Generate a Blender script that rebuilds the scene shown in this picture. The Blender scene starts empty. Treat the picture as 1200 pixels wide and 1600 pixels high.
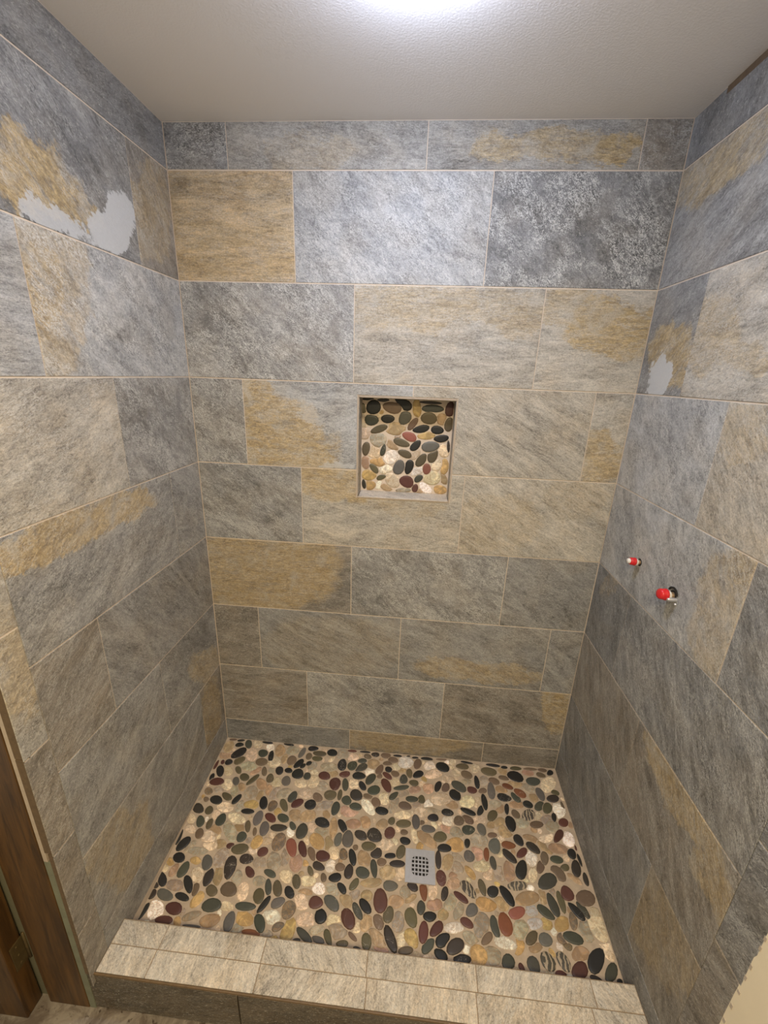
import bpy, bmesh, math, random
from mathutils import Vector, Matrix, Euler
C = bpy.context.scene.collection
SC = bpy.context.scene
W = 1.5426           # width between the tiled side walls
CZ = 2.3953          # ceiling
Z8, P = 0.1175, 0.308
YC0, YC1 = -0.730, -0.857   # curb back / front
FZ = -0.130          # floor outside the shower
# ---------------------------------------------------------------- camera
cam = bpy.data.cameras.new('camera'); camo = bpy.data.objects.new('camera', cam); C.objects.link(camo)
camo.location = (0.8289, -1.5023, 1.6872)
camo.rotation_euler = (1.25295542, -0.0341891, 0.0850569)
cam.sensor_fit = 'VERTICAL'; cam.sensor_height = 24.0; cam.lens = 24.0 * 649.2 / 1600.0
cam.clip_start = 0.02; cam.clip_end = 30
SC.camera = camo
# ---------------------------------------------------------------- world, exposure
SC.view_settings.view_transform = 'Standard'; SC.view_settings.look = 'None'
SC.view_settings.gamma = 1; SC.view_settings.use_curve_mapping = False
SC.view_settings.exposure = 0.85
wd = bpy.data.worlds.new('world'); SC.world = wd; wd.use_nodes = True
wd.node_tree.nodes['Background'].inputs[0].default_value = (1.0, 0.91, 0.72, 1)
wd.node_tree.nodes['Background'].inputs[1].default_value = 0.25
def area(name, loc, rot, size, power, col):
    l = bpy.data.lights.new(name, 'AREA'); l.energy = power; l.color = col; l.shape = 'DISK'; l.size = size
    o = bpy.data.objects.new(name, l); C.objects.link(o); o.location = loc; o.rotation_euler = rot; return o
area('bathroom_lamp', (0.85, -2.05, 2.37), (0, 0, 0), 0.45, 26, (1.0, 0.82, 0.54))
LAMP = (0.788, -0.584)      # shower lamp on the ceiling, its far rim just enters the frame
LAMP_EMIT = 76.0
# ---------------------------------------------------------------- node helpers
class NT:
    def __init__(s, t): s.t = t; s.N = t.nodes; s.L = t.links
    def n(s, typ, **k):
        nd = s.N.new(typ)
        for a, b in k.items(): setattr(nd, a, b)
        return nd
    def put(s, sock, v):
        if v is None: return
        if isinstance(v, bpy.types.NodeSocket): s.L.new(v, sock)
        else: sock.default_value = v
    def m(s, op, a, b=None, c=None, clamp=False):
        nd = s.n('ShaderNodeMath', operation=op, use_clamp=clamp)
        for i, v in enumerate((a, b, c)): s.put(nd.inputs[i], v) if v is not None else None
        return nd.outputs[0]
    def v(s, op, a, b=None, sc=None):
        nd = s.n('ShaderNodeVectorMath', operation=op); s.put(nd.inputs[0], a)
        if b is not None: s.put(nd.inputs[1], b)
        if sc is not None: s.put(nd.inputs['Scale'], sc)
        return nd.outputs['Value'] if op in ('LENGTH', 'DOT_PRODUCT', 'DISTANCE') else nd.outputs[0]
    def mix(s, f, a, b, mode='MIX'):
        nd = s.n('ShaderNodeMix', data_type='RGBA', blend_type=mode, clamp_factor=True)
        s.put(nd.inputs[0], f); s.put(nd.inputs[6], a); s.put(nd.inputs[7], b); return nd.outputs[2]
    def noise(s, vec, sc, det=3, ro=.55, dist=0.0, col=False):
        nd = s.n('ShaderNodeTexNoise'); s.put(nd.inputs['Vector'], vec)
        nd.inputs['Scale'].default_value = sc; nd.inputs['Detail'].default_value = det
        nd.inputs['Roughness'].default_value = ro; nd.inputs['Distortion'].default_value = dist
        return nd.outputs['Color' if col else 'Fac']
    def step(s, x, a, b, o0=0.0, o1=1.0):
        nd = s.n('ShaderNodeMapRange', interpolation_type='SMOOTHSTEP'); s.put(nd.inputs[0], x)
        for i, v in ((1, a), (2, b), (3, o0), (4, o1)): nd.inputs[i].default_value = v
        return nd.outputs[0]
    def attr(s, name, typ='OBJECT'):
        return s.n('ShaderNodeAttribute', attribute_type=typ, attribute_name=name)
    def sep(s, v):
        nd = s.n('ShaderNodeSeparateXYZ'); s.put(nd.inputs[0], v); return nd.outputs
    def comb(s, x, y, z):
        nd = s.n('ShaderNodeCombineXYZ')
        for i, v in enumerate((x, y, z)): s.put(nd.inputs[i], v)
        return nd.outputs[0]
    def bump(s, h, strength, dist):
        nd = s.n('ShaderNodeBump'); s.put(nd.inputs['Height'], h); s.put(nd.inputs['Strength'], strength)
        nd.inputs['Distance'].default_value = dist; return nd.outputs[0]
def mat(name):
    m = bpy.data.materials.new(name); m.use_nodes = True
    t = NT(m.node_tree); return m, t, t.N['Principled BSDF']
def rgb(*c): return (c[0], c[1], c[2], 1)
def simple(name, col, rough=.6, metal=0.0, nsc=None, namt=.15, bsc=None, bd=.001, coat=0):
    m, t, b = mat(name)
    co = t.n('ShaderNodeTexCoord').outputs['Object']
    c = rgb(*col)
    if nsc:
        f = t.noise(co, nsc, 4)
        c = t.mix(f, rgb(*[x*(1-namt) for x in col]), rgb(*[min(1, x*(1+namt)) for x in col]))
    t.put(b.inputs['Base Color'], c); b.inputs['Roughness'].default_value = rough; b.inputs['Metallic'].default_value = metal
    if bsc: t.put(b.inputs['Normal'], t.bump(t.noise(co, bsc, 4), .5, bd))
    return m
# ---------------------------------------------------------------- tile material: porcelain that imitates quartzite
def tile_material():
    m, t, b = mat('quartzite_look_porcelain')
    co = t.n('ShaderNodeTexCoord').outputs['Object']
    tone = t.attr('tone').outputs['Color']; seed = t.attr('seed').outputs['Vector']
    par = t.sep(t.attr('par').outputs['Vector'])          # streak angle, stretch, fleck amount
    s1 = t.sep(t.attr('str1').outputs['Vector']); s2 = t.sep(t.attr('str2').outputs['Vector'])
    p = t.v('ADD', co, seed)
    rot = t.n('ShaderNodeVectorRotate', rotation_type='Z_AXIS'); t.put(rot.inputs['Vector'], p); t.put(rot.inputs['Angle'], t.m('MULTIPLY', par[0], -1.0))
    r = t.sep(rot.outputs[0])
    ps = t.comb(r[0], t.m('MULTIPLY', r[1], par[1]), r[2])        # streak space
    ps2 = t.comb(t.m('MULTIPLY', r[0], .5), t.m('MULTIPLY', r[1], par[1]), r[2])
    # warped coordinates give the stains ragged edges
    w1 = t.v('SUBTRACT', t.noise(p, 10, 4, .62, col=True), (.5, .5, .5)); w2 = t.v('SUBTRACT', t.noise(ps, 50, 4, .75, col=True), (.5, .5, .5))
    cw = t.v('ADD', co, t.v('ADD', t.v('SCALE', w1, sc=.14), t.v('SCALE', w2, sc=.05)))
    c3 = t.sep(cw)
    def blob(k, e0, e1):
        A = t.sep(t.attr(k + 'a').outputs['Vector']); B = t.sep(t.attr(k + 'b').outputs['Vector'])
        dx = t.m('SUBTRACT', c3[0], A[0]); dy = t.m('SUBTRACT', c3[1], A[1])
        qx = t.m('MULTIPLY_ADD', A[2], dx, t.m('MULTIPLY', B[0], dy)); qy = t.m('MULTIPLY_ADD', B[1], dx, t.m('MULTIPLY', B[2], dy))
        rr = t.m('SQRT', t.m('MULTIPLY_ADD', qx, qx, t.m('MULTIPLY', qy, qy)))
        return t.step(rr, e0, e1, 1.0, 0.0)
    o0 = t.m('MULTIPLY', blob('o0', .86, 1.03), s1[0]); o1 = t.m('MULTIPLY', blob('o1', .86, 1.03), s1[1])
    wa = t.m('MULTIPLY', blob('w0', .92, 1.02), s1[2]); wb = t.m('MULTIPLY', blob('w1', .92, 1.02), s2[0])
    d0 = t.m('MULTIPLY', blob('d0', .55, 1.15), s2[1])
    och = t.m('MULTIPLY', t.m('MAXIMUM', o0, o1), t.step(t.noise(ps, 13, 4, .65, .8), .34, .50, .45, 1.0)); wht = t.m('MAXIMUM', wa, wb)
    # base stone
    cloud = t.noise(ps, 5, 3, .6, 1.2); streak = t.noise(ps, 42, 5, .72, 1.0); fine = t.noise(p, 210, 3, .7, .6)
    k = t.m('ADD', t.m('ADD', t.m('MULTIPLY', t.m('SUBTRACT', cloud, .5), 1.5), t.m('MULTIPLY', t.m('SUBTRACT', streak, .5), 1.9)), t.m('MULTIPLY', t.m('SUBTRACT', fine, .5), 1.5))
    k = t.m('MAXIMUM', t.m('ADD', k, .96), .30)
    warm = t.mix(t.step(t.noise(p, 8, 2), .42, .66), rgb(1.0, 1.0, 1.0), rgb(1.03, .985, .92))
    base = t.v('MULTIPLY', t.v('SCALE', tone, sc=k), warm)
    # ochre
    wcl = t.noise(p, 11, 3, .6, .8)
    oc = t.mix(t.step(streak, .35, .68), rgb(.29, .205, .095), rgb(.585, .43, .20))
    oc = t.mix(t.step(wcl, .48, .72), oc, rgb(.47, .40, .29))
    oc = t.v('SCALE', oc, sc=t.m('ADD', 1.0, t.m('MULTIPLY', t.m('SUBTRACT', fine, .5), 1.3)))
    base = t.mix(t.m('MULTIPLY', d0, .75), base, t.v('SCALE', base, sc=.62))
    base = t.mix(t.m('MULTIPLY', och, .85), base, oc)
    # pale mineral flecks, gathered in drifts
    fl = t.noise(ps, 95, 3, .6, 2.2); drift = t.step(t.noise(ps, 8, 3, .65, .8), .36, .60)
    squig = t.m('MULTIPLY', t.step(t.m('ABSOLUTE', t.m('SUBTRACT', t.noise(ps, 48, 3, .6, 2.6), .5)), .008, .045, 1, 0), t.step(t.noise(ps, 36, 2, .5, 1.0), .46, .58))
    fm = t.m('MULTIPLY', t.m('MULTIPLY', t.m('MAXIMUM', t.m('MULTIPLY', t.step(fl, .50, .60), .8), squig), drift), par[2])
    base = t.mix(fm, base, rgb(.72, .71, .67))
    gl = t.step(t.noise(ps, 120, 2, .55, 1.2), .60, .68)
    base = t.mix(t.m('MULTIPLY', gl, .42), base, rgb(.66, .63, .56))  # small pale flecks on every tile, with glints painted into the colour
    pits = t.step(t.noise(ps, 85, 3, .6, 1.8), .34, .41, 1, 0)
    base = t.mix(t.m('MULTIPLY', pits, .45), base, t.v('SCALE', base, sc=.5))
    lines = t.noise(ps, 30, 4, .6, 2.2)
    ln = t.m('MULTIPLY', t.step(t.m('ABSOLUTE', t.m('SUBTRACT', lines, .5)), .0, .016, 1, 0), t.step(t.noise(p, 7, 1), .50, .62))
    base = t.mix(t.m('MULTIPLY', ln, t.m('MULTIPLY', par[2], .75)), base, rgb(.13, .115, .10))
    wc = t.v('SCALE', rgb(.56, .565, .56)[:3], sc=t.m('ADD', .92, t.m('MULTIPLY', fine, .16)))
    base = t.mix(t.m('MULTIPLY', wht, .9), base, wc)
    t.put(b.inputs['Base Color'], base)
    t.put(b.inputs['Roughness'], t.m('ADD', .34, t.m('MULTIPLY', fine, .25)))
    b.inputs['Specular IOR Level'].default_value = .42
    h = t.m('ADD', t.m('MULTIPLY', streak, 1.0), t.m('ADD', t.m('MULTIPLY', fl, .7), t.m('MULTIPLY', fine, .35)))
    t.put(b.inputs['Normal'], t.bump(h, .75, .0024))
    return m
TILE = tile_material()
GROUT = simple('beige_sanded_grout', (.64, .54, .43), .9, nsc=60, namt=.12, bsc=900, bd=.0003)
NGROUT = simple('cream_niche_grout', (.64, .53, .42), .85, nsc=40, namt=.12, bsc=900, bd=.0003)
CGROUT = simple('brown_curb_grout', (.30, .22, .14), .9, nsc=60, namt=.15)
FGROUT = simple('pinkish_floor_grout', (.47, .375, .28), .85, nsc=45, namt=.30, bsc=900, bd=.0003)
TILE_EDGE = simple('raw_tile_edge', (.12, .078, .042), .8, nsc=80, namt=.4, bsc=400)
BEAD = simple('pale_wallboard_edge', (.17, .175, .12), .8, nsc=30, namt=.3, bsc=300)
CREAM = simple('cream_painted_drywall', (.84, .74, .55), .75, nsc=20, namt=.04, bsc=160, bd=.0006)
OLIVE = simple('olive_wall_paint', (.15, .14, .085), .7, nsc=20, namt=.1, bsc=200)
TRIM = simple('tan_edge_profile', (.43, .35, .27), .5, nsc=90, namt=.2)
BTRIM = simple('brown_edge_profile', (.15, .095, .045), .5, nsc=90, namt=.4)
RED = simple('red_plastic', (.62, .018, .022), .35, nsc=50, namt=.1)
WHITE = simple('white_plastic', (.80, .76, .70), .4, nsc=50, namt=.05)
BLACK = simple('black_metal_and_hole_shade', (.012, .010, .008), .8, nsc=50, namt=.2)  # black of the bracket, also painted shade in the drain and pipe holes
STEEL = simple('brushed_steel', (.60, .60, .62), .38, .65, nsc=90, namt=.12, bsc=500, bd=.0002)
COPPER = simple('dull_brass', (.35, .24, .14), .45, .6, nsc=60, namt=.2)
BRASS = simple('aged_brass_hinge', (.12, .085, .035), .5, .5, nsc=40, namt=.4, bsc=200)
def ceiling_material():
    m, t, b = mat('textured_ceiling_paint')
    co = t.n('ShaderNodeTexCoord').outputs['Object']
    a = t.noise(co, 190, 3, .55); c = t.noise(co, 3, 2)
    t.put(b.inputs['Base Color'], t.mix(c, rgb(.80, .78, .77), rgb(.84, .82, .81)))
    b.inputs['Roughness'].default_value = .8
    t.put(b.inputs['Normal'], t.bump(t.step(a, .35, .7), .25, .0007)); return m
CEIL = ceiling_material()
def wood_material():
    m, t, b = mat('brown_stained_wood')
    co = t.n('ShaderNodeTexCoord').outputs['Object']
    p = t.v('MULTIPLY', co, (1, 1, .07))
    g = t.noise(p, 55, 5, .65, .8); g2 = t.noise(co, 6, 2)
    c = t.mix(t.step(g, .3, .72), rgb(.032, .015, .004), rgb(.135, .064, .015))
    t.put(b.inputs['Base Color'], t.mix(t.m('MULTIPLY', g2, .5), c, rgb(.05, .023, .006)))
    b.inputs['Roughness'].default_value = .42
    t.put(b.inputs['Normal'], t.bump(g, .3, .001)); return m
WOOD = wood_material()
def floor_out_material():
    m, t, b = mat('stone_look_floor')
    co = t.n('ShaderNodeTexCoord').outputs['Object']
    a = t.noise(co, 14, 5, .65, 1.0); f = t.noise(co, 60, 3, .6)
    c = t.mix(t.step(a, .35, .65), rgb(.13, .10, .075), rgb(.30, .26, .21))
    t.put(b.inputs['Base Color'], t.mix(t.step(f, .58, .7), c, rgb(.07, .05, .035)))
    b.inputs['Roughness'].default_value = .5
    t.put(b.inputs['Normal'], t.bump(a, .4, .002)); return m
FOUT = floor_out_material()
def pebble_material(name, marble, stripes):
    m, t, b = mat(name)
    co = t.n('ShaderNodeNewGeometry').outputs['Position']
    c = t.attr('tint', 'GEOMETRY').outputs['Color']
    n1 = t.noise(co, 90, 4, .65, .5); n2 = t.noise(co, 330, 3, .6)
    k = t.m('ADD', t.m('ADD', .72, t.m('MULTIPLY', n1, .38)), t.m('MULTIPLY', n2, .2))
    col = t.v('SCALE', c, sc=k)
    if marble:
        v = t.noise(co, 36, 4, .6, 2.4)
        line = t.step(t.m('ABSOLUTE', t.m('SUBTRACT', v, .5)), .0, .05, 1, 0)
        col = t.mix(t.m('MULTIPLY', line, .6), col, rgb(.34, .20, .085))
        pale = t.step(t.noise(co, 30, 4, .6, 1.0), .46, .62)
        col = t.mix(t.m('MULTIPLY', pale, .6), col, t.v('SCALE', col, sc=1.75))
    elif stripes:
        wv = t.n('ShaderNodeTexWave', wave_type='BANDS'); t.put(wv.inputs['Vector'], co)
        wv.inputs['Scale'].default_value = 22; wv.inputs['Distortion'].default_value = 9; wv.inputs['Detail'].default_value = 3; wv.inputs['Detail Scale'].default_value = 1.4
        col = t.mix(t.step(wv.outputs['Fac'], .55, .8), col, rgb(.40, .33, .24))
    else:
        v = t.noise(co, 22, 3, .5, 1.5)
        line = t.m('MULTIPLY', t.step(t.m('ABSOLUTE', t.m('SUBTRACT', v, .5)), .0, .008, 1, 0), t.step(t.noise(co, 5, 1), .56, .62))
        col = t.mix(t.m('MULTIPLY', line, .5), col, rgb(.5, .45, .38))
    t.put(b.inputs['Base Color'], col); b.inputs['Roughness'].default_value = .42
    b.inputs['Specular IOR Level'].default_value = .35
    t.put(b.inputs['Normal'], t.bump(n2, .15, .0004)); return m
PEB = {'dark': pebble_material('polished_pebble', 0, 0), 'light': pebble_material('marbled_pebble', 1, 0), 'stripe': pebble_material('striped_pebble', 0, 1)}
def emission(name, col, s):
    m = bpy.data.materials.new(name); m.use_nodes = True; t = NT(m.node_tree)
    t.N.remove(t.N['Principled BSDF']); e = t.n('ShaderNodeEmission'); e.inputs[0].default_value = rgb(*col); e.inputs[1].default_value = s
    t.L.new(e.outputs[0], t.N['Material Output'].inputs[0]); return m
# ---------------------------------------------------------------- object helpers
def obj(name, me, m=None, parent=None, smooth=False):
    if isinstance(me, bmesh.types.BMesh):
        bm = me; me = bpy.data.meshes.new(name); bm.to_mesh(me); bm.free()
    o = bpy.data.objects.new(name, me); C.objects.link(o)
    if m is not None and not me.materials:
        for x in (m if isinstance(m, (list, tuple)) else [m]): me.materials.append(x)
    if parent is not None: o.parent = parent
    if smooth: me.polygons.foreach_set('use_smooth', [True]*len(me.polygons))
    return o
def empty(name, loc, rot=(0, 0, 0)):
    o = bpy.data.objects.new(name, None); C.objects.link(o); o.location = loc; o.rotation_euler = rot; o.empty_display_size = .05; return o
def tag(o, label=None, cat=None, group=None, kind=None):
    for k, v in (('label', label), ('category', cat), ('group', group), ('kind', kind)):
        if v: o[k] = v
    return o
def add_box(bm, a, b, bev=0):
    x0, y0, z0 = a; x1, y1, z1 = b
    vs = [bm.verts.new(v) for v in ((x0,y0,z0),(x1,y0,z0),(x1,y1,z0),(x0,y1,z0),(x0,y0,z1),(x1,y0,z1),(x1,y1,z1),(x0,y1,z1))]
    fs = [bm.faces.new([vs[i] for i in f]) for f in ((3,2,1,0),(4,5,6,7),(0,1,5,4),(1,2,6,5),(2,3,7,6),(3,0,4,7))]
    if bev: bmesh.ops.bevel(bm, geom=list({e for f in fs for e in f.edges}), offset=bev, segments=2, affect='EDGES', profile=.6)
def box(name, a, b, m, parent=None, bev=0):
    bm = bmesh.new(); add_box(bm, a, b, bev); bmesh.ops.recalc_face_normals(bm, faces=bm.faces[:]); return obj(name, bm, m, parent)
def add_lathe(bm, prof, n=24, M=Matrix()):
    rings = []
    for r, z in prof:
        rings.append([bm.verts.new(M @ Vector((r*math.cos(2*math.pi*i/n), r*math.sin(2*math.pi*i/n), z))) for i in range(n)] if r > 1e-6 else [bm.verts.new(M @ Vector((0, 0, z)))])
    for A, B in zip(rings, rings[1:]):
        for i in range(n):
            j = (i+1) % n
            if len(A) == 1: bm.faces.new([A[0], B[i], B[j]][::-1])
            elif len(B) == 1: bm.faces.new([A[i], A[j], B[0]])
            else: bm.faces.new([A[i], A[j], B[j], B[i]])
def lathe(name, prof, m, parent=None, n=24, M=Matrix(), smooth=True):
    bm = bmesh.new(); add_lathe(bm, prof, n, M); bmesh.ops.recalc_face_normals(bm, faces=bm.faces[:]); return obj(name, bm, m, parent, smooth)
def inset(poly, d):
    """rectilinear or any ccw polygon moved inwards by d, with mitred corners"""
    n = len(poly); out = []
    for i in range(n):
        p0, p1, p2 = Vector(poly[i-1]), Vector(poly[i]), Vector(poly[(i+1) % n])
        e1 = (p1-p0).normalized(); e2 = (p2-p1).normalized()
        n1 = Vector((-e1.y, e1.x)); n2 = Vector((-e2.y, e2.x))
        out.append(p1 + (n1+n2) * (d / max(.2, 1+n1.dot(n2))))
    return out
def prism(poly, z0, z1, ch=.0009):
    """a tile: side, chamfer, flat top; poly ccw"""
    bm = bmesh.new(); top = inset(poly, ch)
    r0 = [bm.verts.new((p[0], p[1], z0)) for p in poly]; r1 = [bm.verts.new((p[0], p[1], z1-ch)) for p in poly]; r2 = [bm.verts.new((p[0], p[1], z1)) for p in top]
    n = len(poly)
    for A, B in ((r0, r1), (r1, r2)):
        for i in range(n): bm.faces.new([A[i], A[(i+1) % n], B[(i+1) % n], B[i]])
    bm.faces.new(r2); bm.faces.new(r0[::-1]); return bm
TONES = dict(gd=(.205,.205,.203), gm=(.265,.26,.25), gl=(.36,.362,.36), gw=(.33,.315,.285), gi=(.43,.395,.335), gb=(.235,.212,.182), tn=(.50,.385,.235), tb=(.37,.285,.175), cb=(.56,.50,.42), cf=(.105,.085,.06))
rnd = random.Random(11)
def slab_frame(wall):
    if wall == 'B': return Matrix(((1,0,0,0),(0,0,-1,0),(0,1,0,0),(0,0,0,1)))            # local x = +x, y = z, normal = -y
    if wall == 'L': return Matrix(((0,0,1,0),(1,0,0,0),(0,1,0,0),(0,0,0,1)))             # local x = +y, normal = +x
    if wall == 'R': return Matrix(((0,0,-1,W),(-1,0,0,0),(0,1,0,0),(0,0,0,1)))           # local x = -y, normal = -x
def make_tile(F, parent, poly, spec, name='tile', proud=.0021, gap=.0019):
    """poly: outline in wall coordinates between joint centre lines; F: wall frame"""
    poly = inset(poly, gap)
    x0, x1 = min(p[0] for p in poly), max(p[0] for p in poly); y0, y1 = min(p[1] for p in poly), max(p[1] for p in poly)
    cx, cy = (x0+x1)/2, (y0+y1)/2
    if name == 'tile' and gap > .0015: poly = [(cx+(q[0]-cx)*(1+.0011/(x1-x0)), q[1]) for q in poly]
    bm = prism([(p[0]-cx, p[1]-cy) for p in poly], -proud, rnd.uniform(-.0003, .0003))
    o = obj(name, bm, TILE, parent)
    o.matrix_local = F @ Matrix.Translation((cx, cy, 0))
    tone, ang, st, fl, blobs = spec
    j = rnd.uniform(.95, 1.05)
    o['tone'] = [c*j for c in TONES[tone]]; o['seed'] = [rnd.uniform(-9, 9) for _ in range(3)]
    o['par'] = [math.radians(ang), st, fl]
    cnt = {'o': 0, 'w': 0, 'd': 0}; sl = {'o0': 0., 'o1': 0., 'w0': 0., 'w1': 0., 'd0': 0.}
    for k in sl: o[k+'a'] = [9., 9., 10.]; o[k+'b'] = [0., 0., 10.]
    for k, bx, by, a, b_, c, d, s in blobs:
        q = k + str(cnt[k]); cnt[k] += 1
        if q not in sl: continue
        o[q+'a'] = [bx-cx, by-cy, a]; o[q+'b'] = [b_, c, d]; sl[q] = s
    o['str1'] = [sl['o0'], sl['o1'], sl['w0']]; o['str2'] = [sl['w1'], sl['d0'], 0.]
    return o
SPEC = {}
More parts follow.
